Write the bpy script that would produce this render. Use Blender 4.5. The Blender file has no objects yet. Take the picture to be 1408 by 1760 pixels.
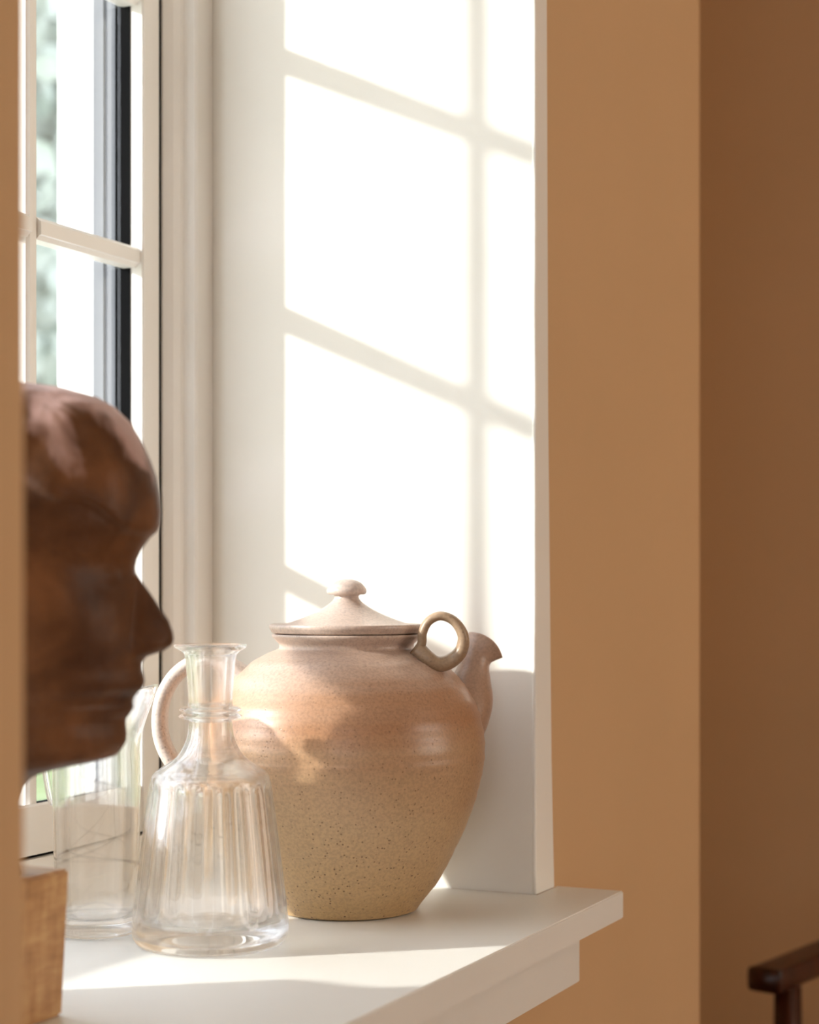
import bpy, bmesh, math, random
from mathutils import Vector, Matrix, noise

random.seed(7)
R = math.radians
# ------------------------------------------------------------------ camera, sky, sun, exposure
S = 0.85                      # height of the window sill top
HC = S + 0.283                # camera height
F = 3100.0                    # focal length in pixels of the 1408 wide frame
TH = R(25.07)
RV = Vector((math.cos(TH), math.sin(TH), 0))      # camera right
VV = Vector((-math.sin(TH), math.cos(TH), 0))     # camera view
SC = bpy.context.scene
COL = SC.collection

cam = bpy.data.cameras.new('camera')
cam.sensor_fit = 'HORIZONTAL'
cam.sensor_width = 36
cam.lens = F / 1408 * 36
cam.shift_y = 130 / 1408
cam.clip_start = 0.02
cam.dof.use_dof = True
cam.dof.focus_distance = 1.50
cam.dof.aperture_fstop = 6.1
co = bpy.data.objects.new('camera', cam)
co.location = (0, 0, HC)
co.rotation_euler = (R(90), 0, TH)
COL.objects.link(co)
SC.camera = co

SUN = Vector((1, 0.75, -0.45)).normalized()
w = bpy.data.worlds.new('sky'); SC.world = w
w.use_nodes = True
nt = w.node_tree; nt.nodes.clear()
sky = nt.nodes.new('ShaderNodeTexSky')
sky.sky_type = 'NISHITA'
sky.sun_disc = False
sky.sun_elevation = R(28)
sky.sun_rotation = math.atan2(-SUN.x, -SUN.y)
sky.dust_density = 3.0
bg = nt.nodes.new('ShaderNodeBackground'); bg.inputs['Strength'].default_value = 0.345
mxs = nt.nodes.new('ShaderNodeMix'); mxs.data_type = 'RGBA'; mxs.inputs[0].default_value = 0.88
mxs.inputs[7].default_value = (9.0, 9.5, 10.8, 1)
nt.links.new(sky.outputs[0], mxs.inputs[6]); nt.links.new(mxs.outputs[2], bg.inputs[0])
wo = nt.nodes.new('ShaderNodeOutputWorld'); nt.links.new(bg.outputs[0], wo.inputs[0])

def lamp(name, kind, loc, rot, energy, color=(1, 1, 1), **kw):
    l = bpy.data.lights.new(name, kind); l.energy = energy; l.color = color
    for k, v in kw.items(): setattr(l, k, v)
    o = bpy.data.objects.new(name, l); o.location = loc; o.rotation_euler = rot
    COL.objects.link(o); return o
sun = lamp('sun', 'SUN', (-5, -4, 5), (0, 0, 0), 5.6, (1.0, 0.97, 0.93), angle=R(2.0))
sun.rotation_euler = SUN.to_track_quat('-Z', 'Y').to_euler()
# fill lamps added inside the room, set at unseen windows
lamp('room_fill_right', 'AREA', (3.15, 2.1, 1.55), (0, R(90), 0), 22, (1.0, 0.77, 0.49), shape='RECTANGLE', size=1.3, size_y=1.7)
lamp('room_fill_near', 'AREA', (.75, -2.15, 1.5), (R(90), 0, 0), 3.2, (1.0, 0.86, 0.68), shape='RECTANGLE', size=1.3, size_y=1.3)

SC.view_settings.view_transform = 'Standard'
SC.view_settings.look = 'None'
SC.view_settings.gamma = 1
SC.view_settings.use_curve_mapping = False
SC.view_settings.exposure = 0.35
SC.cycles.use_denoising = True
SC.cycles.max_bounces = 14
SC.cycles.transmission_bounces = 14
SC.cycles.transparent_max_bounces = 14
SC.cycles.sample_clamp_indirect = 6

# ------------------------------------------------------------------ helpers
def at(px, py, D):
    return Vector((0, 0, HC)) + VV * D + RV * ((px - 704) / F * D) + Vector((0, 0, -(py - 1010) / F * D))

def link(name, me, mat=None, parent=None, smooth=False):
    o = bpy.data.objects.new(name, me); COL.objects.link(o)
    if mat: me.materials.append(mat)
    if parent: o.parent = parent
    if smooth:
        for p in me.polygons: p.use_smooth = True
    return o

def build(name, bm, mat, parent=None, smooth=False):
    bmesh.ops.recalc_face_normals(bm, faces=bm.faces[:])
    me = bpy.data.meshes.new(name); bm.to_mesh(me); bm.free()
    return link(name, me, mat, parent, smooth)

def tag(o, label=None, cat=None, group=None, kind=None):
    if label: o['label'] = label
    if cat: o['category'] = cat
    if group: o['group'] = group
    if kind: o['kind'] = kind
    return o

def empty(name, loc, rz=0.0):
    o = bpy.data.objects.new(name, None); o.location = loc; o.rotation_euler = (0, 0, rz)
    COL.objects.link(o); return o

def add_box(bm, a, b, bevel=0.0):
    x0, y0, z0 = a; x1, y1, z1 = b
    vs = [bm.verts.new(p) for p in ((x0, y0, z0), (x1, y0, z0), (x1, y1, z0), (x0, y1, z0),
                                    (x0, y0, z1), (x1, y0, z1), (x1, y1, z1), (x0, y1, z1))]
    fs = [bm.faces.new([vs[i] for i in q]) for q in
          ((0, 3, 2, 1), (4, 5, 6, 7), (0, 1, 5, 4), (1, 2, 6, 5), (2, 3, 7, 6), (3, 0, 4, 7))]
    if bevel:
        es = list({e for f in fs for e in f.edges})
        bmesh.ops.bevel(bm, geom=es, offset=bevel, segments=2, affect='EDGES')
    return vs

def box(name, a, b, mat, parent=None, bevel=0.0):
    bm = bmesh.new(); add_box(bm, a, b, bevel); return build(name, bm, mat, parent)

def add_prism(bm, pts, z0, z1, axis='z', bevel=0.0):
    """closed polygon extruded; axis z: pts are (x,y); axis y: pts are (x,z)"""
    def P(p, h): return (p[0], p[1], h) if axis == 'z' else (p[0], h, p[1])
    lo = [bm.verts.new(P(p, z0)) for p in pts]; hi = [bm.verts.new(P(p, z1)) for p in pts]
    n = len(pts)
    fs = [bm.faces.new(lo[::-1]), bm.faces.new(hi)]
    for i in range(n): fs.append(bm.faces.new([lo[i], lo[(i + 1) % n], hi[(i + 1) % n], hi[i]]))
    if bevel:
        bmesh.ops.recalc_face_normals(bm, faces=fs)
        es = list({e for f in fs for e in f.edges})
        bmesh.ops.bevel(bm, geom=es, offset=bevel, segments=3, affect='EDGES')

def catmull(pts, sub=6):
    out = []
    n = len(pts)
    for i in range(n - 1):
        p0 = pts[max(i - 1, 0)]; p1 = pts[i]; p2 = pts[i + 1]; p3 = pts[min(i + 2, n - 1)]
        for k in range(sub):
            t = k / sub
            out.append(tuple(0.5 * ((2 * b) + (-a + c) * t + (2 * a - 5 * b + 4 * c - d) * t * t + (-a + 3 * b - 3 * c + d) * t ** 3)
                             for a, b, c, d in zip(p0, p1, p2, p3)))
    out.append(tuple(pts[-1]))
    return out

def add_lathe(bm, prof, n=96, fn=None):
    rings = []
    for r, z in prof:
        if r < 1e-5:
            rings.append([bm.verts.new((0, 0, z))]); continue
        ring = []
        for i in range(n):
            a = 2 * math.pi * i / n
            rr, zz, dx = (r, z, 0) if fn is None else fn(r, z, a)
            ring.append(bm.verts.new((rr * math.cos(a) + dx, rr * math.sin(a), zz)))
        rings.append(ring)
    for A, B in zip(rings, rings[1:]):
        if len(A) == 1 and len(B) == 1: continue
        for i in range(n):
            j = (i + 1) % n
            if len(A) == 1: bm.faces.new([A[0], B[i], B[j]])
            elif len(B) == 1: bm.faces.new([A[i], B[0], A[j]])
            else: bm.faces.new([A[i], B[i], B[j], A[j]])
    return rings

def add_sweep(bm, path, secs, side, n=20, cap=True, power=2.0):
    """path points, secs (a,b): half thickness in the path plane and along 'side'"""
    path = [Vector(p) for p in path]; rings = []
    for i, p in enumerate(path):
        t = (path[min(i + 1, len(path) - 1)] - path[max(i - 1, 0)]).normalized()
        sd = (Vector(side) - t * t.dot(Vector(side))).normalized()
        nn = t.cross(sd)
        a, b = secs[i]
        ring = []
        for k in range(n):
            q = 2 * math.pi * k / n
            c, s = math.cos(q), math.sin(q)
            c = math.copysign(abs(c) ** (2 / power), c); s = math.copysign(abs(s) ** (2 / power), s)
            ring.append(bm.verts.new(p + nn * (a * c) + sd * (b * s)))
        rings.append(ring)
    for A, B in zip(rings, rings[1:]):
        for k in range(n): bm.faces.new([A[k], A[(k + 1) % n], B[(k + 1) % n], B[k]])
    if cap:
        bm.faces.new(rings[0][::-1]); bm.faces.new(rings[-1])
    return rings

def interp(tab, x):
    if x <= tab[0][0]: return tab[0][1]
    for (a, b), (c, d) in zip(tab, tab[1:]):
        if x <= c: return b + (d - b) * (x - a) / (c - a)
    return tab[-1][1]

def sstep(a, b, x):
    t = min(1, max(0, (x - a) / (b - a))); return t * t * (3 - 2 * t)

# ------------------------------------------------------------------ materials
def mat_new(name):
    m = bpy.data.materials.new(name); m.use_nodes = True
    nt = m.node_tree
    return m, nt, nt.nodes['Principled BSDF'], nt.nodes['Material Output']

def N(nt, kind, **kw):
    n = nt.nodes.new(kind)
    for k, v in kw.items():
        if k.startswith('i_'): n.inputs[k[2:].replace('_', ' ')].default_value = v
        else: setattr(n, k, v)
    return n

def ramp(nt, src, stops):
    r = nt.nodes.new('ShaderNodeValToRGB')
    el = r.color_ramp.elements
    el[0].position, el[0].color = stops[0][0], (*stops[0][1], 1)
    el[1].position, el[1].color = stops[-1][0], (*stops[-1][1], 1)
    for p, c in stops[1:-1]:
        e = el.new(p); e.color = (*c, 1)
    nt.links.new(src, r.inputs[0]); return r

def add_bump(nt, p, src, strength, dist):
    b = nt.nodes.new('ShaderNodeBump'); b.inputs['Strength'].default_value = strength
    b.inputs['Distance'].default_value = dist
    nt.links.new(src, b.inputs['Height']); nt.links.new(b.outputs[0], p.inputs['Normal'])
    return b

def paint(name, c1, c2, rough=0.5, scale=6, bump=0.05, bscale=180, dist=0.0006):
    m, nt, p, _ = mat_new(name)
    tc = N(nt, 'ShaderNodeTexCoord')
    n1 = N(nt, 'ShaderNodeTexNoise', i_Scale=scale, i_Detail=4.0)
    nt.links.new(tc.outputs['Object'], n1.inputs['Vector'])
    r = ramp(nt, n1.outputs[0], [(0.35, c1), (0.65, c2)])
    nt.links.new(r.outputs[0], p.inputs['Base Color'])
    p.inputs['Roughness'].default_value = rough
    n2 = N(nt, 'ShaderNodeTexNoise', i_Scale=bscale, i_Detail=3.0)
    nt.links.new(tc.outputs['Object'], n2.inputs['Vector'])
    add_bump(nt, p, n2.outputs[0], bump, dist)
    return m

M_CREAM = paint('cream_paint', (0.79, 0.76, 0.69), (0.82, 0.79, 0.72), 0.55)
M_FRAME = paint('frame_paint', (0.79, 0.76, 0.71), (0.82, 0.79, 0.74), 0.38, bump=0.02)
M_SILL = paint('sill_paint', (0.78, 0.765, 0.71), (0.81, 0.795, 0.74), 0.42, bump=0.04)
M_WALL = paint('ochre_wall_paint', (0.575, 0.365, 0.185), (0.60, 0.38, 0.195), 0.75, scale=2.5, bump=0.12)
M_CEIL = paint('ceiling_paint', (0.62, 0.55, 0.45), (0.64, 0.57, 0.47), 0.8)
M_OUTW = paint('outside_render', (0.78, 0.77, 0.74), (0.82, 0.81, 0.78), 0.8, bump=0.2)
M_BLACK = paint('black_gasket', (0.004, 0.004, 0.0045), (0.006, 0.006, 0.006), 0.9)
M_BLACK.node_tree.nodes['Principled BSDF'].inputs['Specular IOR Level'].default_value = 0.05
M_GREY = paint('grey_metal_strip', (0.115, 0.12, 0.135), (0.14, 0.145, 0.16), 0.7)

def wood(name, dark, light, rough=0.45, scale=(3, 3, 40), axis_noise=5.0, bump=0.15):
    m, nt, p, _ = mat_new(name)
    tc = N(nt, 'ShaderNodeTexCoord'); mp = N(nt, 'ShaderNodeMapping')
    mp.inputs['Scale'].default_value = scale
    nt.links.new(tc.outputs['Object'], mp.inputs[0])
    n1 = N(nt, 'ShaderNodeTexNoise', i_Scale=axis_noise, i_Detail=6.0, i_Distortion=0.6)
    nt.links.new(mp.outputs[0], n1.inputs['Vector'])
    r = ramp(nt, n1.outputs[0], [(0.3, dark), (0.55, tuple((a + b) / 2 for a, b in zip(dark, light))), (0.72, light)])
    nt.links.new(r.outputs[0], p.inputs['Base Color'])
    p.inputs['Roughness'].default_value = rough
    add_bump(nt, p, n1.outputs[0], bump, 0.001)
    return m
M_FLOOR = wood('oak_floor', (0.18, 0.085, 0.03), (0.32, 0.17, 0.07), 0.5, (12, 1.2, 12), 4)
M_CHAIR = wood('red_brown_wood', (0.018, 0.003, 0.0015), (0.085, 0.018, 0.005), 0.35, (20, 20, 3), 4)
M_RUSH = wood('woven_rush', (0.22, 0.13, 0.05), (0.42, 0.28, 0.12), 0.8, (2, 60, 2), 6, 0.6)

# plinth: light wood with a faint woven cross grain
def plinth_mat():
    m, nt, p, _ = mat_new('cross_grained_block_wood')
    tc = N(nt, 'ShaderNodeTexCoord')
    outs = []
    for sc in ((4, 30, 110), (4, 90, 14)):
        mp = N(nt, 'ShaderNodeMapping'); mp.inputs['Scale'].default_value = sc
        nt.links.new(tc.outputs['Object'], mp.inputs[0])
        n = N(nt, 'ShaderNodeTexNoise', i_Scale=1.4, i_Detail=4.0)
        nt.links.new(mp.outputs[0], n.inputs['Vector']); outs.append(n.outputs[0])
    a = N(nt, 'ShaderNodeMath', operation='ADD'); nt.links.new(outs[0], a.inputs[0]); nt.links.new(outs[1], a.inputs[1])
    h = N(nt, 'ShaderNodeMath', operation='MULTIPLY'); h.inputs[1].default_value = 0.5
    nt.links.new(a.outputs[0], h.inputs[0])
    r = ramp(nt, h.outputs[0], [(0.36, (0.34, 0.17, 0.062)), (0.5, (0.46, 0.25, 0.10)), (0.62, (0.56, 0.34, 0.15))])
    nt.links.new(r.outputs[0], p.inputs['Base Color']); p.inputs['Roughness'].default_value = 0.5
    add_bump(nt, p, h.outputs[0], 0.3, 0.001)
    return m
M_PLINTH = plinth_mat()

def clay_mat():
    m, nt, p, _ = mat_new('brown_sculpted_clay')
    tc = N(nt, 'ShaderNodeTexCoord')
    n1 = N(nt, 'ShaderNodeTexNoise', i_Scale=22.0, i_Detail=6.0, i_Distortion=0.4)
    nt.links.new(tc.outputs['Object'], n1.inputs['Vector'])
    r = ramp(nt, n1.outputs[0], [(0.32, (0.055, 0.019, 0.006)), (0.5, (0.095, 0.036, 0.012)), (0.68, (0.17, 0.068, 0.025))])
    # pale pinkish streaks painted over the crown as its highlight from the window
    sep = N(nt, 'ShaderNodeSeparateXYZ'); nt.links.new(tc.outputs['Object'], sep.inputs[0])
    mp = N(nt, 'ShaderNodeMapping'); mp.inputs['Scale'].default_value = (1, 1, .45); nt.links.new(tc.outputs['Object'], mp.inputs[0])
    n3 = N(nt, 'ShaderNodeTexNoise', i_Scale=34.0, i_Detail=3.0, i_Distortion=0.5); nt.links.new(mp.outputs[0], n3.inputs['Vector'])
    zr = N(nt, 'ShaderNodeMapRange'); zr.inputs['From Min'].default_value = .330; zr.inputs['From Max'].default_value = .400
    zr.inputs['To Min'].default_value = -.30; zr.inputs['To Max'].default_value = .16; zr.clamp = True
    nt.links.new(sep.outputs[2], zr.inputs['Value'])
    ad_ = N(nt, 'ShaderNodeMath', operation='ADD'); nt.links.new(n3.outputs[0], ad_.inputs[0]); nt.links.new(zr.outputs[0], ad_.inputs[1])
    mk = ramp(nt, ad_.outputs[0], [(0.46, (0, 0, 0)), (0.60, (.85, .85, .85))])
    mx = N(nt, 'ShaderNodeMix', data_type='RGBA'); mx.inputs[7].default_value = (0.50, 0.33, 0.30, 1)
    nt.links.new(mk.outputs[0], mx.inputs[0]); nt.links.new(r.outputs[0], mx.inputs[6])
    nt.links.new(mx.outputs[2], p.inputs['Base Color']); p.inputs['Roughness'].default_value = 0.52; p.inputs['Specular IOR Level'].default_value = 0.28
    n2 = N(nt, 'ShaderNodeTexNoise', i_Scale=55.0, i_Detail=5.0)
    nt.links.new(tc.outputs['Object'], n2.inputs['Vector'])
    add_bump(nt, p, n2.outputs[0], 0.45, 0.004)
    return m
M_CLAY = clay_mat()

def stoneware(name='stoneware_glaze', stops=None):
    m, nt, p, _ = mat_new(name)
    tc = N(nt, 'ShaderNodeTexCoord'); sep = N(nt, 'ShaderNodeSeparateXYZ')
    nt.links.new(tc.outputs['Object'], sep.inputs[0])
    # throwing bands: noise stretched around the pot
    mp = N(nt, 'ShaderNodeMapping'); mp.inputs['Scale'].default_value = (4, 4, 90)
    nt.links.new(tc.outputs['Object'], mp.inputs[0])
    nb = N(nt, 'ShaderNodeTexNoise', i_Scale=1.0, i_Detail=5.0); nt.links.new(mp.outputs[0], nb.inputs['Vector'])
    nl = N(nt, 'ShaderNodeTexNoise', i_Scale=9.0, i_Detail=3.0); nt.links.new(tc.outputs['Object'], nl.inputs['Vector'])
    # z + wobble -> colour zones fired into the clay
    a1 = N(nt, 'ShaderNodeMath', operation='MULTIPLY_ADD'); a1.inputs[1].default_value = 0.045; nt.links.new(nb.outputs[0], a1.inputs[0])
    nt.links.new(sep.outputs[2], a1.inputs[2])
    a2 = N(nt, 'ShaderNodeMath', operation='MULTIPLY_ADD'); a2.inputs[1].default_value = 0.05; nt.links.new(nl.outputs[0], a2.inputs[0])
    nt.links.new(a1.outputs[0], a2.inputs[2])
    zz = N(nt, 'ShaderNodeMath', operation='MULTIPLY_ADD'); zz.inputs[1].default_value = 3.0; zz.inputs[2].default_value = -0.14
    nt.links.new(a2.outputs[0], zz.inputs[0])
    base = ramp(nt, zz.outputs[0], stops or [(0.0, (0.44, 0.285, 0.13)), (0.25, (0.45, 0.30, 0.165)), (0.42, (0.42, 0.255, 0.145)),
                                    (0.50, (0.385, 0.20, 0.105)), (0.56, (0.41, 0.23, 0.135)), (0.70, (0.49, 0.365, 0.295)), (0.9, (0.56, 0.46, 0.41))])
    # speckles: fine and a few coarse
    v1 = N(nt, 'ShaderNodeTexVoronoi', i_Scale=260.0); nt.links.new(tc.outputs['Object'], v1.inputs['Vector'])
    c1 = ramp(nt, v1.outputs['Distance'], [(0.12, (1, 1, 1)), (0.28, (0, 0, 0))])
    nsel = N(nt, 'ShaderNodeTexNoise', i_Scale=140.0); nt.links.new(tc.outputs['Object'], nsel.inputs['Vector'])
    s1 = ramp(nt, nsel.outputs[0], [(0.43, (0, 0, 0)), (0.54, (1, 1, 1))])
    mu = N(nt, 'ShaderNodeMath', operation='MULTIPLY'); nt.links.new(c1.outputs[0], mu.inputs[0]); nt.links.new(s1.outputs[0], mu.inputs[1])
    low = N(nt, 'ShaderNodeMapRange'); low.inputs['From Min'].default_value = 0.20; low.inputs['From Max'].default_value = 0.02
    low.inputs['To Min'].default_value = 0.30; low.inputs['To Max'].default_value = 0.95
    nt.links.new(sep.outputs[2], low.inputs['Value'])
    mu2 = N(nt, 'ShaderNodeMath', operation='MULTIPLY'); nt.links.new(mu.outputs[0], mu2.inputs[0]); nt.links.new(low.outputs[0], mu2.inputs[1])
    mix = N(nt, 'ShaderNodeMix', data_type='RGBA'); mix.inputs[7].default_value = (0.13, 0.065, 0.03, 1)
    nt.links.new(mu2.outputs[0], mix.inputs[0]); nt.links.new(base.outputs[0], mix.inputs[6])
    # fine grain
    ng = N(nt, 'ShaderNodeTexNoise', i_Scale=420.0, i_Detail=2.0); nt.links.new(tc.outputs['Object'], ng.inputs['Vector'])
    rg = ramp(nt, ng.outputs[0], [(0.35, (0.86, 0.86, 0.86)), (0.6, (1.06, 1.05, 1.03))])
    mg = N(nt, 'ShaderNodeMix', data_type='RGBA', blend_type='MULTIPLY'); mg.inputs[0].default_value = 1.0
    nt.links.new(mix.outputs[2], mg.inputs[6]); nt.links.new(rg.outputs[0], mg.inputs[7])
    nt.links.new(mg.outputs[2], p.inputs['Base Color'])
    rr = ramp(nt, nl.outputs[0], [(0.3, (0.30,) * 3), (0.7, (0.44,) * 3)])
    nt.links.new(rr.outputs[0], p.inputs['Roughness'])
    h = N(nt, 'ShaderNodeMath', operation='MULTIPLY_ADD'); h.inputs[1].default_value = -0.5
    nt.links.new(mu2.outputs[0], h.inputs[0]); nt.links.new(nb.outputs[0], h.inputs[2])
    add_bump(nt, p, h.outputs[0], 0.35, 0.0012)
    return m
M_STONE = stoneware()
M_PALE = stoneware('pale_pink_glaze', [(0.0, (0.60, 0.50, 0.42)), (0.5, (0.66, 0.56, 0.50)), (0.9, (0.68, 0.59, 0.53))])
M_DARK = stoneware('grey_brown_glaze', [(0.0, (0.26, 0.17, 0.10)), (0.6, (0.31, 0.21, 0.13)), (0.9, (0.36, 0.25, 0.16))])
M_SPOUT = stoneware('red_brown_glaze', [(0.0, (0.32, 0.19, 0.12)), (0.55, (0.36, 0.225, 0.155)), (0.9, (0.44, 0.31, 0.24))])

def glass_mat(name='clear_glass', ior=1.47, clear=0.35, tint=(1, 1, 1)):
    m, nt, p, out = mat_new(name)
    nt.nodes.remove(p)
    g = N(nt, 'ShaderNodeBsdfGlass'); g.inputs['Color'].default_value = (*tint, 1)
    g.inputs['Roughness'].default_value = 0.0; g.inputs['IOR'].default_value = ior
    t = N(nt, 'ShaderNodeBsdfTransparent')
    mx = N(nt, 'ShaderNodeMixShader'); mx.inputs[0].default_value = clear
    nt.links.new(g.outputs[0], mx.inputs[1]); nt.links.new(t.outputs[0], mx.inputs[2])
    nt.links.new(mx.outputs[0], out.inputs[0])
    return m
M_GLASS = glass_mat()
def pane_mat():
    m, nt, p, out = mat_new('window_glass')
    nt.nodes.remove(p)
    g = N(nt, 'ShaderNodeBsdfGlossy'); g.inputs['Roughness'].default_value = 0.0
    t = N(nt, 'ShaderNodeBsdfTransparent'); t.inputs[0].default_value = (0.97, 0.985, 0.98, 1)
    fr = N(nt, 'ShaderNodeFresnel'); ge = N(nt, 'ShaderNodeNewGeometry')
    io = N(nt, 'ShaderNodeMapRange'); io.inputs['To Min'].default_value = 1.5; io.inputs['To Max'].default_value = 1 / 1.5   # same reflectance on both faces of the sheet
    nt.links.new(ge.outputs['Backfacing'], io.inputs['Value']); nt.links.new(io.outputs[0], fr.inputs[0])
    mx = N(nt, 'ShaderNodeMixShader')
    nt.links.new(fr.outputs[0], mx.inputs[0]); nt.links.new(t.outputs[0], mx.inputs[1]); nt.links.new(g.outputs[0], mx.inputs[2])
    nt.links.new(mx.outputs[0], out.inputs[0]); return m
M_PANE = pane_mat()
M_LEAF = paint('hedge_leaves', (0.30, 0.35, 0.29), (0.46, 0.50, 0.45), 0.6, scale=3)
M_GRASS = paint('lawn', (0.14, 0.20, 0.07), (0.22, 0.27, 0.11), 0.9, scale=2)
M_BARK = paint('bark', (0.10, 0.07, 0.05), (0.16, 0.11, 0.08), 0.9, scale=20)

# ------------------------------------------------------------------ the room
XW = -0.601           # room face of the window wall
YR = 1.555            # far reveal of the window recess
YN = 0.02             # near reveal
XO = -1.067           # outside face of that wall
YE = 2.111            # outer corner where the window wall ends
TOP = 2.15            # head of the recess
CE = 2.65
RX, RY0, RY1 = 3.2, -2.2, 3.3
def structure(o): return tag(o, kind='structure')

bm = bmesh.new()
add_prism(bm, [(XO, YR + .012), (XW, YR + .012), (XW, YE - .006), (XW - .002, YE - .002), (XW - .006, YE), (XO, YE)], 0, CE)
add_box(bm, (XO, YN, 0), (XW, YR + .012, S - 0.03))
add_box(bm, (XO, YN, TOP + .012), (XW, YR + .012, CE))
add_box(bm, (XO, RY0 - .2, 0), (XW, YN - .012, CE))
structure(build('wall_left', bm, M_WALL))
# outside skin of the same wall, white render, with the outer nib beside the frame
bm = bmesh.new()
add_box(bm, (XO - .012, YR + .0, -.2), (XO, YE + 1.6, CE))
add_box(bm, (XO - .012, 1.4785, -.2), (-1.031, YR + .012, CE))
add_box(bm, (XO - .012, RY0, -.2), (XO, YN, CE))
add_box(bm, (XO - .012, YN, -.2), (-1.031, .10, CE))
add_box(bm, (XO - .012, .10, -.2), (-1.031, 1.4785, S + .03))
add_box(bm, (XO - .012, .10, 2.11), (-1.031, 1.4785, CE))
structure(build('wall_outside', bm, M_OUTW))
# alcove wall behind the corner, end wall, right and near walls with their added windows
structure(box('wall_alcove', (XO, YE, 0), (XO + .02, RY1, CE), M_WALL))
structure(box('wall_far', (XO, RY1, 0), (RX + .2, RY1 + .15, CE), M_WALL))
bm = bmesh.new()
for a, b in (((RX, RY0, 0), (RX + .2, 1.2, CE)), ((RX, 3.0, 0), (RX + .2, RY1, CE)), ((RX, 1.2, 0), (RX + .2, 3.0, .85)), ((RX, 1.2, 2.25), (RX + .2, 3.0, CE))):
    add_box(bm, a, b)
structure(build('wall_right', bm, M_WALL))
bm = bmesh.new()
for a, b in (((XW, RY0 - .2, 0), (-.05, RY0, CE)), ((1.55, RY0 - .2, 0), (RX + .2, RY0, CE)), ((-.05, RY0 - .2, 0), (1.55, RY0, .8)), ((-.05, RY0 - .2, 2.2), (1.55, RY0, CE))):
    add_box(bm, a, b)
structure(build('wall_near', bm, M_WALL))
structure(box('floor', (XO, RY0, -.1), (RX, RY1, 0), M_FLOOR))
structure(box('ceiling', (XO, RY0 - .2, CE), (RX + .2, RY1 + .15, CE + .1), M_CEIL))
# cream linings of the recess: far one wraps the corner as a narrow strip on the wall face, wider at the foot
bm = bmesh.new()
add_box(bm, (-1.0, YR, S), (XW, YR + .012, TOP))
z0, z1 = S, TOP
q = [(YR, z0), (1.603, z0), (1.596, S + .12), (1.587, S + .45), (1.579, z1), (YR, z1)]
lo = [bm.verts.new((XW - .0005, y, z)) for y, z in q]; hi = [bm.verts.new((XW + .0022, y, z)) for y, z in q]
bm.faces.new(lo); bm.faces.new(hi[::-1])
for i in range(6): bm.faces.new([lo[i], lo[(i + 1) % 6], hi[(i + 1) % 6], hi[i]])
structure(build('trim_1', bm, M_CREAM))
# brushed bead of filler down the corner
bm = bmesh.new()
path = []
for k in range(60):
    z = S + .0005 + k / 59 * (TOP - S)
    path.append((XW + .0006 + .0006 * noise.noise(Vector((0, 1, z * 14))), YR + .0006 + .0008 * noise.noise(Vector((3, 0, z * 9))), z))
add_sweep(bm, path, [(.0022, .0022)] * 60, (0, 1, 0), 8)
structure(build('trim_2', bm, M_CREAM, smooth=True))
structure(box('trim_3', (-1.0, YN - .012, S), (XW, YN, TOP), M_CREAM))
structure(box('trim_4', (-1.0, YN, TOP), (XW, YR, TOP + .012), M_CREAM))
# brown painted upright that stands before the near end of the sill
P1 = at(50, 1010, 0.80)
structure(box('trim_5', (P1.x - .04, .40, 0), (P1.x, P1.y, CE), M_WALL, bevel=.004))
structure(box('baseboard_left', (XW, 1.62, 0), (XW + .014, YE, .09), M_CREAM, bevel=.002))
structure(box('baseboard_far', (XO + .02, RY1 - .014, 0), (RX, RY1, .09), M_CREAM, bevel=.002))

# sill board and the apron under it
bm = bmesh.new()
add_prism(bm, [(-.965, YN), (XW, YN), (XW, YN - .055), (-.5325, YN - .055), (-.5325, 1.610), (XW + .0024, 1.610), (XW + .0024, YR + .0005), (-.965, YR)],
          S - .0255, S, bevel=.0012)
sill = build('window_sill', bm, M_SILL)
tag(sill, 'white painted window sill board with a projecting nose and horn', 'sill')
box('apron', (XW + .0002, YN - .03, S - .0818), (-.565, 1.580, S - .0256), M_SILL, sill, bevel=.001)

# ------------------------------------------------------------------ the window
win = empty('window_1', (-.98, 1.0, S)); structure(win)
off = Vector((.98, -1.0, -S))
def wpart(name, bm, mat, parent=win, smooth=False):
    bm.transform(Matrix.Translation(off)); return build(name, bm, mat, parent, smooth)
GZ0, GZ1 = S + .092, 2.06
# outer frame: far jamb with moulded face, near jamb, head, bottom
bm = bmesh.new()
add_prism(bm, [(-.945, YR - .0005), (-.945, 1.526), (-.947, 1.5235), (-.955, 1.523), (-.9582, 1.5215), (-.9590, 1.516), (-.963, 1.510), (-.9715, 1.5042), (-1.031, 1.5042), (-1.031, YR - .0005)], S, TOP)
wpart('frame_jamb', bm, M_FRAME)
bm = bmesh.new()
add_prism(bm, [(-.945, YN + .0005), (-.945, .049), (-.9582, .0535), (-.9715, .0708), (-1.031, .0708), (-1.031, YN + .0005)], S, TOP)
wpart('frame_jamb', bm, M_FRAME)
bm = bmesh.new()
add_prism(bm, [(-.948, S + .0005), (-.948, S + .022), (-.958, S + .029), (-.9715, S + .044), (-1.031, S + .044), (-1.031, S + .0005)], YN + .03, 1.526, 'y')
wpart('frame_bottom', bm, M_FRAME)
bm = bmesh.new()
add_prism(bm, [(-.948, TOP - .0005), (-.948, TOP - .022), (-.9715, TOP - .044), (-1.031, TOP - .044), (-1.031, TOP - .0005)], YN + .03, 1.526, 'y')
wpart('frame_head', bm, M_FRAME)
# dark seam between frame and sash
bm = bmesh.new()
add_box(bm, (-1.02, 1.4998, S + .044), (-.9735, 1.5044, TOP - .044)); add_box(bm, (-1.02, .0706, S + .044), (-.979, .074, TOP - .044))
add_box(bm, (-1.02, .074, S + .0438), (-.979, 1.5008, S + .047))
wpart('draught_seal', bm, M_BLACK)
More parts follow.
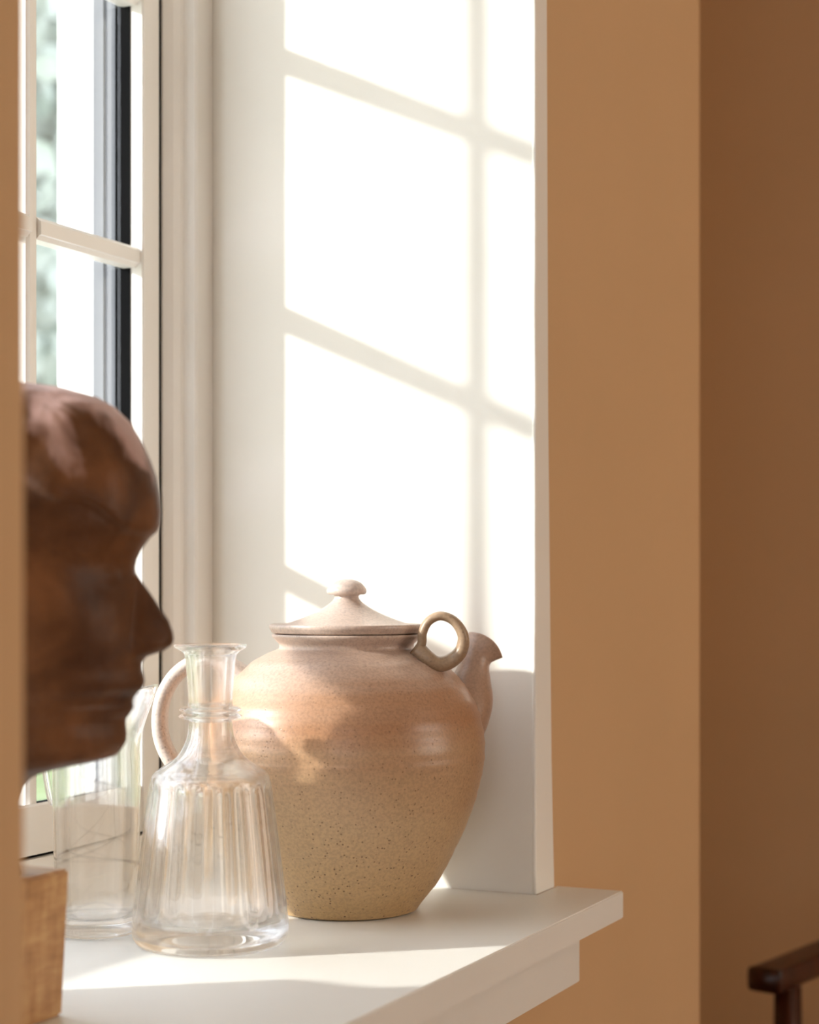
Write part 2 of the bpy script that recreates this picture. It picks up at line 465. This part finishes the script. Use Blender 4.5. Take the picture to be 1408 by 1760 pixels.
# sash: stiles and rails
YS0, YS1 = .105, 1.4705
for a, b in ((1.4705, 1.4998), (.074, .105)):
    bm = bmesh.new(); add_box(bm, (-1.0, a, S + .047), (-.9725, b, TOP - .047), .0012); wpart('sash_stile', bm, M_FRAME)
bm = bmesh.new()
add_prism(bm, [(-.9745, S + .047), (-.9745, S + .090), (-.9765, S + .092), (-.986, S + .089), (-1.0, S + .086), (-1.0, S + .047)], YS0, YS1, 'y'); wpart('sash_rail', bm, M_FRAME)
bm = bmesh.new(); add_box(bm, (-1.0, YS0, GZ1), (-.9745, YS1, TOP - .047)); wpart('sash_rail', bm, M_FRAME)
# black rebate behind the glass edge and metal strips outside
bm = bmesh.new()
for z0_, z1_, y0_, y1_ in ((S + .047, TOP - .047, 1.4693, 1.4725), (S + .047, TOP - .047, .103, .1065), (S + .084, S + .0885, .1065, 1.4693), (GZ1, GZ1 + .004, .1065, 1.4693)):
    add_box(bm, (-1.0040, y0_, z0_), (-.9868, y1_, z1_))
wpart('glazing_gasket', bm, M_BLACK)
bm = bmesh.new()
add_prism(bm, [(-1.0042, 1.4715), (-1.009, 1.4705), (-1.013, 1.4705), (-1.0135, 1.4735), (-1.0185, 1.4735), (-1.019, 1.4712), (-1.031, 1.4712), (-1.031, 1.500), (-1.0042, 1.500)], S + .05, TOP - .05)
wpart('outer_strip', bm, M_GREY)
# one pane per opening between the glazing bars
ys = [YS0, .43, .80, 1.3065, YS1]
zs = [GZ0 - .004, S + .283 + .066, S + .283 + .320, S + .283 + .574, GZ1]
for i in range(4):
    for j in range(4):
        bm = bmesh.new()
        add_box(bm, (-1.0005, ys[i] + .002, zs[j] + .002), (-.9970, ys[i + 1] - .002, zs[j + 1] - .002))
        wpart('pane', bm, M_PANE)
for y in ys[1:4]:
    bm = bmesh.new()
    add_prism(bm, [(-.996, y - .0055), (-.993, y - .0065), (-.983, y - .0065), (-.980, y - .004), (-.979, y + .004), (-.983, y + .0065), (-.993, y + .0065), (-.996, y + .0055)], GZ0 - .002, GZ1)
    wpart('glazing_bar', bm, M_FRAME)
for z in zs[1:4]:
    for (ya, yb) in ((YS0, .4235), (.4365, .7935), (.8065, 1.300), (1.313, YS1)):
        bm = bmesh.new()
        add_prism(bm, [(-1.0, z - .0085), (-.994, z - .0100), (-.981, z - .0100), (-.9775, z - .0065), (-.9755, z - .006), (-.9755, z + .006), (-.9775, z + .0065), (-.981, z + .0100), (-.994, z + .0100), (-1.0, z + .0085)], ya, yb, 'y')
        wpart('glazing_bar', bm, M_FRAME)
# sloping outer ledge
bm = bmesh.new()
add_prism(bm, [(-1.003, S + .046), (-1.12, S + .030), (-1.12, S + .012), (-1.003, S + .012)], .10, 1.478, 'y')
wpart('outer_ledge', bm, M_GREY)

# unseen windows added around the fill lamps (frames only seen from other views)
def added_window(name, axis, pos, a0, a1, zz0, zz1):
    wn = empty(name, (pos, (a0 + a1) / 2, zz0) if axis == 'x' else ((a0 + a1) / 2, pos, zz0)); structure(wn)
    L = wn.location
    def P(u0, u1, z0, z1, name, mat, t=.03):
        bm = bmesh.new()
        if axis == 'x': add_box(bm, (pos - t, u0, z0), (pos + t, u1, z1))
        else: add_box(bm, (u0, pos - t, z0), (u1, pos + t, z1))
        bm.transform(Matrix.Translation(-L)); build(name, bm, mat, wn)
    P(a0, a0 + .06, zz0, zz1, 'frame', M_FRAME); P(a1 - .06, a1, zz0, zz1, 'frame', M_FRAME)  # frame of the added window, all four sides
    P(a0, a1, zz0, zz0 + .06, 'frame', M_FRAME); P(a0, a1, zz1 - .06, zz1, 'frame', M_FRAME)
    mid = (a0 + a1) / 2
    P(mid - .02, mid + .02, zz0 + .06, zz1 - .06, 'glazing_bar', M_FRAME)
    P(a0 + .06, mid - .02, zz0 + .06, zz1 - .06, 'pane', M_PANE, .003); P(mid + .02, a1 - .06, zz0 + .06, zz1 - .06, 'pane', M_PANE, .003)  # panes of the added window
added_window('fill_window_2', 'x', RX + .1, 1.2, 3.0, .85, 2.25)
added_window('fill_window_3', 'y', RY0 - .1, -.05, 1.55, .80, 2.2)

# ------------------------------------------------------------------ outside
structure(box('ground', (-40, -30, -.4), (XO - .02, 45, -.35), M_GRASS))
structure(box('terrace', (-3.2, -6, -.35), (XO - .015, 10, -.22), M_OUTW))
def foliage(name, label, c, rad, n, seed, leaf, trunk_z):
    rnd = random.Random(seed)
    t = empty(name, (c[0], c[1], -.35)); tag(t, label, 'tree', 'trees in the garden')
    L = t.location
    verts, faces = [], []
    lobes = [(Vector((rnd.uniform(-.6, .6) * rad[0], rnd.uniform(-.6, .6) * rad[1], c[2] - L.z + rnd.uniform(-.7, .7) * rad[2])), rnd.uniform(.35, .6)) for _ in range(22)]
    for _ in range(n):
        lc, lr = rnd.choice(lobes)
        d = Vector((rnd.gauss(0, 1), rnd.gauss(0, 1), rnd.gauss(0, 1))).normalized()
        p = lc + Vector((d.x * rad[0], d.y * rad[1], d.z * rad[2])) * lr * rnd.uniform(.75, 1)
        u = Vector((rnd.gauss(0, 1), rnd.gauss(0, 1), rnd.gauss(0, 1))).normalized()
        v = u.orthogonal().normalized(); s = leaf * rnd.uniform(.6, 1.3)
        k = len(verts)
        verts += [p - u * s, p + v * s * .5, p + u * s, p - v * s * .5]; faces.append((k, k + 1, k + 2, k + 3))
    me = bpy.data.meshes.new('foliage'); me.from_pydata(verts, [], faces)
    tag(link('foliage', me, M_LEAF, t), kind='stuff')
    bm = bmesh.new()
    add_sweep(bm, [(0, 0, 0), (.05, .02, trunk_z * .5), (0, .08, trunk_z)], [(.16, .16), (.12, .12), (.07, .07)], (1, 0, 0), 10)
    build('trunk', bm, M_BARK, t, True)
foliage('garden_tree', 'tall leafy tree in the garden, the one nearest the window', (-6.6, 7.6, 3.0), (1.9, 2.0, 2.8), 9000, 3, .11, 3.0)
foliage('garden_tree', 'wide leafy tree in the garden standing behind the nearer one', (-11.5, 13.5, 3.4), (3.4, 3.2, 3.6), 9000, 5, .17, 3.4)
foliage('garden_tree', 'leafy tree in the garden to the left of the others', (-9.5, 4.0, 2.8), (2.6, 2.4, 3.0), 7000, 8, .14, 3.0)

# ------------------------------------------------------------------ stoneware jug
JC = at(596, 1562, 1.588); JC.z = S
jug = empty('stoneware_jug', JC, TH)
tag(jug, 'large speckled beige stoneware jug with lid, loop handles and spout', 'jug')
prof = [(0, .004), (.045, .0035), (.054, .0015), (.0585, .0003), (.0625, .0018), (.0665, .0075), (.080, .0255), (.0948, .054), (.1096, .088), (.1188, .120), (.1215, .140),
        (.1200, .160), (.1140, .180), (.1018, .200), (.0850, .2160), (.0700, .2250), (.0612, .2287), (.0594, .2302), (.0592, .2335), (.0606, .2348), (.0632, .2375), (.0655, .2400), (.0658, .2422), (.0600, .2425), (.052, .236), (.052, .228), (.09, .205), (.112, .15), (.09, .06), (.05, .012), (0, .010)]
p2 = catmull(prof[4:18], 6)
full = prof[:4] + p2 + prof[18:]
def wob(r, z, a):
    k = .0007 * math.sin(2 * a + 1) + .0005 * math.sin(3 * a + z * 30)
    ripple = .00022 * math.sin(z * 900) + .00025 * math.sin(z * 520 + 1)
    if .02 < z < .225 and r > .06: return r + k + ripple, z, 0
    return r, z, 0
bm = bmesh.new(); add_lathe(bm, full, 160, wob)
build('body', bm, M_STONE, jug, True)
# lid: flanged disc, concave cone, mushroom knob
bm = bmesh.new()
lidp = catmull([(.0520, .2425), (.0640, .2430), (.0668, .2455), (.0680, .2480), (.0676, .2505), (.0655, .2512), (.0600, .2506), (.0545, .2512), (.0440, .2545), (.0330, .2588),
                (.0240, .2632), (.0165, .2680), (.0118, .2722), (.0106, .2755)], 5)
kn = catmull([(.0106, .2755), (.0120, .2768), (.0160, .2772), (.0176, .2796), (.0166, .2830), (.0128, .2872), (.0065, .2900), (0, .2906)], 6)
add_lathe(bm, [(0, .2425)] + lidp, 128)
lid = build('lid', bm, M_STONE, jug, True)
bm = bmesh.new(); add_lathe(bm, [(0, .272), (.0100, .272)] + kn, 64)
build('knob', bm, M_STONE, lid, True)

def jl(px, py, dy=0.0):       # pixel in the jug's own silhouette plane -> local
    return ((px - 596) / 1952 , dy, (1562 - py) / 1952)
# big strap handle at the left
pts = catmull([jl(432, 1172, .0), jl(405, 1150, -.0), jl(372, 1136, .0), jl(335, 1138, .0), jl(303, 1160, .0), (jl(282, 1195)), jl(275, 1235), jl(280, 1275), jl(300, 1312), jl(332, 1342), jl(366, 1358)], 5)
n_ = len(pts)
bm = bmesh.new()
add_sweep(bm, pts, [(.0068 + .003 * (abs(i / (n_ - 1) - .5) * 2) ** 4, .0155 + .006 * (abs(i / (n_ - 1) - .5) * 2) ** 4) for i in range(n_)], (0, 1, 0), 24, power=2.6)
build('strap_handle', bm, M_PALE, jug, True)
# small ring handle beside the lid, in front of the spout
pts = catmull([jl(712, 1122, -.030), jl(724, 1105, -.034), jl(726, 1085, -.036), jl(736, 1066, -.037), jl(756, 1057, -.038), jl(779, 1066, -.038), jl(794, 1090, -.038), (jl(791, 1115, -.036)), jl(776, 1131, -.034), jl(758, 1138, -.035), jl(745, 1136, -.036), jl(733, 1127, -.037), jl(722, 1116, -.034)], 6)
n_ = len(pts)
bm = bmesh.new()
add_sweep(bm, pts, [(.0040 + .0028 * sstep(.35, .75, i / (n_ - 1)), .0085 + .002 * i / (n_ - 1)) for i in range(n_)], (0, 1, 0), 20, power=2.5)
build('ring_handle', bm, M_DARK, jug, True)
# spout rising from the shoulder, turned a little to the back, with an everted beak lip
def spout():
    bm = bmesh.new(); nn = 36
    # left px, left py, right px, right py (outline in the pot's plane), depth half (m), depth offset (m), lift of the flanks (px)
    sec = [(768, 1222, 826, 1280, .030, .022, 0), (766, 1203, 839, 1254, .033, .026, 0), (770, 1182, 848, 1226, .030, .030, 0), (780, 1163, 850.5, 1202, .0245, .033, 0),
           (791, 1143, 847.5, 1178, .0190, .036, 0), (798, 1124, 845, 1157, .0150, .037, 1), (803, 1107, 846, 1144, .0132, .038, 3), (806, 1095, 855, 1138, .0128, .0385, 8), (808, 1088, 868, 1133, .0120, .039, 13)]
    S2 = catmull(sec, 4)
    def ring(s_, k=1.0, down=0.0, pinch=0.0):
        lx, ly, rx, ry, dh, dy, lift = s_
        cx, cy = (lx + rx) / 2, (ly + ry) / 2; ax, ay = (rx - lx) / 2, (ry - ly) / 2
        L_ = math.hypot(ax, ay); nx, ny = ay / L_, -ax / L_
        o = []
        for i in range(nn):
            q = 2 * math.pi * i / nn; c, s = math.cos(q), math.sin(q)
            up = lift * (1 - c * c) - down
            dd = dh * s * k * (1 - pinch * max(0, c) ** 2)
            x, _, z = jl(cx + ax * c * k + nx * up, cy + ay * c * k + ny * up)
            o.append(bm.verts.new((x, dy + dd, z)))
        return o
    m_ = len(S2)
    rings = [ring(a, 1, 0, .45 * sstep(.7, 1, i / (m_ - 1))) for i, a in enumerate(S2)]
    rings.append(ring(S2[-1], .975, -1.0, .45))
    rings.append(ring(S2[-1], .93, .6, .45))
    for k, b in ((.84, 3), (.80, 6), (.76, 10)):
        rings.append(ring(S2[m_ - 1 - b], k, 0, .2))
    for A, B in zip(rings, rings[1:]):
        for i in range(nn): bm.faces.new([A[i], A[(i + 1) % nn], B[(i + 1) % nn], B[i]])
    bm.faces.new(rings[0][::-1]); bm.faces.new(rings[-1])
    return bm
build('spout', spout(), M_SPOUT, jug, True)

# ------------------------------------------------------------------ fluted glass decanter
DC = at(362, 1622, 1.432); DC.z = S + .0004
dec = empty('glass_decanter', DC, TH)
tag(dec, 'clear glass decanter with fluted conical body and ringed neck, nearest the jug', 'decanter')
NF = 20
def flute(r, z, a):
    m = sstep(.020, .034, z) * (1 - sstep(.122, .131, z))
    d = abs(math.sin(a * NF / 2))
    return r - .0030 * m * (1 - d) ** .8 + .0006 * m, z, 0
out_p = catmull([(0.050, 0), (.0560, .0006), (.0600, .004), (.0620, .010), (.0618, .018), (.0600, .032), (.0565, .060), (.0530, .088), (.0495, .114), (.0476, .128)], 5)
out_q = catmull([(.0476, .128), (.0462, .1335), (.0425, .1375), (.0350, .1425), (.0270, .1485), (.0215, .157), (.0183, .166), (.0172, .1745), (.0176, .1775), (.0225, .1785), (.0252, .1805), (.0225, .1828), (.0205, .1835),
                 (.0235, .1845), (.0245, .1862), (.0215, .1882), (.0178, .1895), (.0180, .200), (.0190, .214), (.0202, .2275), (.0225, .2315), (.0270, .2342), (.0288, .2360), (.0280, .2378), (.0240, .2378)], 4)
in_p = catmull([(.0200, .2360), (.0178, .229), (.0162, .212), (.0152, .195), (.0146, .178), (.0152, .166), (.0185, .155), (.0245, .1455), (.0340, .1385), (.0415, .1335), (.0440, .128), (.0455, .114), (.0490, .088), (.0525, .060),
                (.0560, .034), (.0560, .026), (.0520, .0195), (.0400, .0160), (.0200, .0150)], 4)
def deco(r, z, a):
    return flute(r, z, a) if r > .0 else (r, z, 0)
bm = bmesh.new()
rings = []
n = 200
prof_all = [(0, .0030, 0), (.030, .0028, 0), (.046, .0015, 0)] + [(r, z, 1) for r, z in out_p[:-1] + out_q] + [(r, z, 0) for r, z in in_p] + [(0, .0150, 0)]
for r, z, fl in prof_all:
    if r < 1e-5: rings.append([bm.verts.new((0, 0, z))]); continue
    ring = []
    for i in range(n):
        a = 2 * math.pi * i / n
        rr = flute(r, z, a)[0] if fl else r
        ring.append(bm.verts.new((rr * math.cos(a), rr * math.sin(a), z)))
    rings.append(ring)
for A, B in zip(rings, rings[1:]):
    for i in range(n):
        j = (i + 1) % n
        if len(A) == 1: bm.faces.new([A[0], B[j], B[i]])
        elif len(B) == 1: bm.faces.new([A[i], A[j], B[0]])
        else: bm.faces.new([A[i], A[j], B[j], B[i]])
build('glass_body', bm, M_GLASS, dec, True)

# ------------------------------------------------------------------ glass pitcher behind the head
GC = at(166, 1614, 1.475); GC.z = S + .0004
pit = empty('glass_pitcher', GC, TH)
tag(pit, 'clear glass pitcher with flared lip, half hidden behind the sculpted head', 'pitcher')
po = catmull([(.026, 0), (.0315, .0008), (.0335, .004), (.0330, .010), (.0325, .016), (.0335, .040), (.0350, .080), (.0358, .120), (.0352, .155), (.0345, .175), (.0352, .188), (.0372, .1985)], 4)
pi_ = catmull([(.0368, .1995), (.0348, .1985), (.0330, .188), (.0322, .175), (.0330, .150), (.0336, .120), (.0328, .080), (.0313, .040), (.0300, .020), (.026, .0145), (.015, .013)], 4)
def lipf(r, z, a):
    k = sstep(.150, .198, z); g = math.exp(-((a if a < math.pi else a - 2 * math.pi) / .42) ** 2)
    return r + .013 * k * g, z + .004 * k * g, 0
bm = bmesh.new(); add_lathe(bm, [(0, .002), (.02, .0015)] + po + pi_ + [(0, .013)], 128, lipf)
build('glass_body', bm, M_GLASS, pit, True)
bm = bmesh.new()
hp = catmull([(-.0335, 0, .178), (-.043, 0, .184), (-.0455, 0, .170), (-.0435, 0, .145), (-.0400, 0, .122), (-.0375, 0, .110), (-.0350, 0, .106)], 5)
add_sweep(bm, hp, [(.0028, .0048)] * len(hp), (0, 1, 0), 14)
build('handle', bm, M_GLASS, pit, True)

# ------------------------------------------------------------------ sculpted head on its block
NECK = Vector((-.775, .92, 0)); ND = NECK.dot(VV); NPX = 704 + F * NECK.dot(RV) / ND
KS = F / ND
bust = empty('sculpted_bust', (NECK.x, NECK.y, S), TH)
tag(bust, 'brown sculpted head in profile mounted on a pale wooden block', 'sculpture')
def U(px): return (px - NPX) / KS
def Z(py): return .283 - (py - 1010) / KS
sil = [(655, -10), (657, 20), (660, 50), (664, 85), (667, 108), (674, 133), (684, 170), (700, 199), (725, 224), (759, 244), (790, 258), (819, 268), (847, 272), (880, 273.5), (901, 272), (913, 267), (924, 256), (944, 244), (961, 237.5), (975, 235.5), (984, 236.5),
       (1015, 256), (1043, 273), (1066, 290), (1086, 297.5), (1098, 299.5), (1108, 297), (1119, 280), (1128, 250), (1139, 241), (1150, 241.5), (1162, 245), (1172, 246), (1181, 243), (1190, 234), (1197, 228), (1206, 225), (1215, 227), (1225, 222), (1236, 214),
       (1248, 214.5), (1261, 216.5), (1275, 215), (1288, 207), (1298, 199), (1307, 172), (1314, 135), (1321, 99), (1330, 66), (1340, 47), (1355, 36), (1380, 30), (1430, 28), (1480, 30), (1510, 36)]
nonose = [(984, 236.5), (1015, 238), (1060, 241), (1100, 243), (1139, 241)]
backp = [(655, -60), (660, -120), (675, -190), (700, -245), (740, -300), (800, -345), (870, -372), (940, -378), (1010, -368), (1080, -340), (1140, -312), (1200, -290), (1260, -278), (1320, -275), (1400, -278), (1480, -288), (1510, -292)]
wid = [(655, .014), (660, .024), (675, .037), (700, .049), (740, .061), (800, .0715), (870, .078), (940, .077), (1000, .074), (1060, .071), (1120, .067), (1180, .062), (1230, .0575), (1280, .053), (1310, .053), (1350, .0525), (1420, .052), (1490, .054), (1510, .056)]
ysamp = []
y = 655.0
while y < 1509:
    ysamp.append(y); y += 3.2 if y > 690 else 1.6
ysamp.append(1509)
bm = bmesh.new(); rings = []; nn = 180
for y in ysamp:
    uf0 = U(interp(sil, y)); ub = U(interp(backp, y)); wv = interp(wid, y)
    ufb = U(interp(nonose, y)) if 984 <= y <= 1139 else uf0
    nose = uf0 - ufb
    # wider nose toward the nostrils
    wn = .0085 + .0125 * sstep(1000, 1105, y)
    uc = (ufb + ub) / 2 + .008; zz = Z(y)
    ring = []
    for i in range(nn):
        # more vertices at the face
        q0 = 2 * math.pi * i / nn; q = q0 - .45 * math.sin(q0)
        c, s = math.cos(q), math.sin(q)
        pw = 1.0 if c < 0 else 0.94
        a_ = (ufb - uc) if c >= 0 else (uc - ub)
        u = uc + a_ * math.copysign(abs(c) ** pw, c); sd = wv * math.copysign(abs(s) ** .92, s)
        # face planes: cheeks fall back beside the mouth and chin
        front = max(0, c)
        m = math.exp(-((y - 1215) / 75) ** 2)
        u -= .006 * m * front * (1 - math.exp(-(sd / .026) ** 2))
        # nose
        if c > 0 and nose > 0:
            t = abs(sd) / wn
            u += nose * (max(0, 1 - t * t) ** .9 if t < 1 else 0)
        # eye socket, lid and brow
        if c > 0:
            for e in (-1, 1):
                dx = (sd - e * .032) / .0175; dz = (y - 987) / 30
                g = math.exp(-(dx * dx + dz * dz))
                u -= .0085 * g
                u += .0065 * math.exp(-(((sd - e * .032) / .0105) ** 2 + ((y - 990) / 17) ** 2))
                # nostril wing
                u += .003 * math.exp(-(((sd - e * .015) / .006) ** 2 + ((y - 1105) / 16) ** 2))
                # cheekbone
                u += .003 * math.exp(-(((sd - e * .045) / .016) ** 2 + ((y - 1060) / 40) ** 2))
        # hair mass: thick cap ending on a slanted fringe
        edge = 918 - max(0, (U(268) - u)) * 1150
        edge = max(edge, 800) + 10 * math.sin(u * 150)
        hair = 1 - sstep(edge - 9, edge + 7, y)
        if u < U(60): hair = max(hair, 1 - sstep(1120, 1160, y)) if u < U(-60) else hair
        k = 1 + (.085 * hair * (1 - math.exp(-((y - 655) / 60) ** 2))) * (1 - .75 * max(0, c) ** 6)
        sd *= k
        clump = hair * (.0062 * noise.noise(Vector((u * 42, sd * 42, zz * 20))) + .0026 * abs(noise.noise(Vector((u * 60 + zz * 40, sd * 50, zz * 25)))))
        clump *= 1 - .95 * max(0, c) ** 3
        # ear
        er = math.exp(-(((u - U(-85)) / .014) ** 2 + ((y - 1040) / 62) ** 4))
        if abs(s) > .6: sd += math.copysign(.012 * er, sd)
        dn = .0018 * noise.noise(Vector((u * 26 + 3, sd * 26, zz * 26)))
        L_ = math.hypot(u - uc, sd) + 1e-6
        u += (dn + clump) * (u - uc) / L_; sd += (dn + clump) * sd / L_
        ring.append(bm.verts.new((u, -sd, zz)))
    rings.append(ring)
for A, B in zip(rings, rings[1:]):
    for i in range(nn): bm.faces.new([A[i], A[(i + 1) % nn], B[(i + 1) % nn], B[i]])
# rounded crown
A = rings[0]; cen = sum((v.co for v in A), Vector()) / nn
prev = A
for k, dz in ((.8, .0012), (.55, .0026), (.28, .0034)):
    B = [bm.verts.new(cen + (v.co - cen) * k + Vector((0, 0, dz))) for v in A]
    for i in range(nn): bm.faces.new([B[i], B[(i + 1) % nn], prev[(i + 1) % nn], prev[i]])
    prev = B
bm.faces.new(prev); bm.faces.new(rings[-1][::-1])
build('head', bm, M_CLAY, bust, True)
# block
bm = bmesh.new()
x0, x1, y0, y1 = -.840, -.7136, .858, .984
vs = add_box(bm, (x0, y0, 0), (x1, y1, .097))
cx, cy = (x0 + x1) / 2, (y0 + y1) / 2
for v in vs:
    if v.co.z > .05:
        v.co.x += .0035 * (1 if v.co.x > cx else -1); v.co.y += .003 * (1 if v.co.y > cy else -1)
bmesh.ops.bevel(bm, geom=bm.edges[:], offset=.002, segments=3, affect='EDGES')
bm.transform(Matrix.Rotation(-TH, 4, 'Z') @ Matrix.Translation((-NECK.x, -NECK.y, 0)))
blk = build('block', bm, M_PLINTH, bust)
blk['label'] = 'pale cross-grained wooden block under the head'

# ------------------------------------------------------------------ wooden armchair in the dim far corner
AD = 2.45
A0 = at(1316, 1684, AD)
ad = (RV * 2536 + VV * 3100).normalized()
ang = math.atan2(ad.y, ad.x) - math.pi / 2
ch = empty('wooden_armchair', (A0.x, A0.y, 0), ang)     # local +y runs from the front of the arm to the chair back, +x to its right
tag(ch, 'dark red-brown wooden armchair at the right edge of the room', 'chair')
za = A0.z
bwid = .52
for xo, nm in ((0, 1), (bwid, -1)):
    bm = bmesh.new()
    pth = catmull([(xo, -.005, za), (xo, .06, za + .001), (xo - .004, .18, za + .003), (xo + .004 * nm, .30, za + .010), (xo + .01 * nm, .45, za + .022)], 5)
    add_sweep(bm, pth, [(.0165, .0245)] * len(pth), (1, 0, 0), 24, power=7)
    build('armrest', bm, M_CHAIR, ch, True)
    bm = bmesh.new()
    px_ = xo + .018 * nm
    add_sweep(bm, [(px_, .035, 0), (px_, .032, .20), (px_, .030, .44), (px_, .030, za - .012)], [(.013, .013), (.017, .017), (.019, .018), (.016, .016)], (1, 0, 0), 16, power=4)
    build('leg', bm, M_CHAIR, ch, True)
    bm = bmesh.new()
    px_ = xo + .012 * nm
    pth = catmull([(px_, .50, 0), (px_, .465, .42), (px_, .47, .66), (px_, .52, .90)], 5)
    add_sweep(bm, pth, [(.016, .016)] * len(pth), (1, 0, 0), 16, power=4)
    build('leg', bm, M_CHAIR, ch, True)
bm = bmesh.new(); add_box(bm, (.03, .02, .425), (bwid - .03, .47, .455), .01)
build('seat', bm, M_RUSH, ch)
for z, h in ((.86, .07), (.72, .04), (.60, .04)):
    bm = bmesh.new()
    yb = .47 + (z - .66) * .2
    pth = catmull([(.02, yb, z), (bwid / 2, yb + .03, z), (bwid - .02, yb, z)], 8)
    add_sweep(bm, pth, [(h / 2, .009)] * len(pth), (0, 1, 0), 14, power=4)
    build('back_rail', bm, M_CHAIR, ch, True)
for a, b in (((.018, .03, .38), (bwid - .018, .03, .38)), ((.018, .035, .18), (bwid - .018, .035, .18)), ((.018, .04, .25), (.015, .48, .25)), ((bwid - .018, .04, .25), (bwid - .015, .48, .25))):
    bm = bmesh.new(); add_sweep(bm, [a, b], [(.009, .011)] * 2, (0, 0, 1) , 12)
    build('stretcher', bm, M_CHAIR, ch, True)
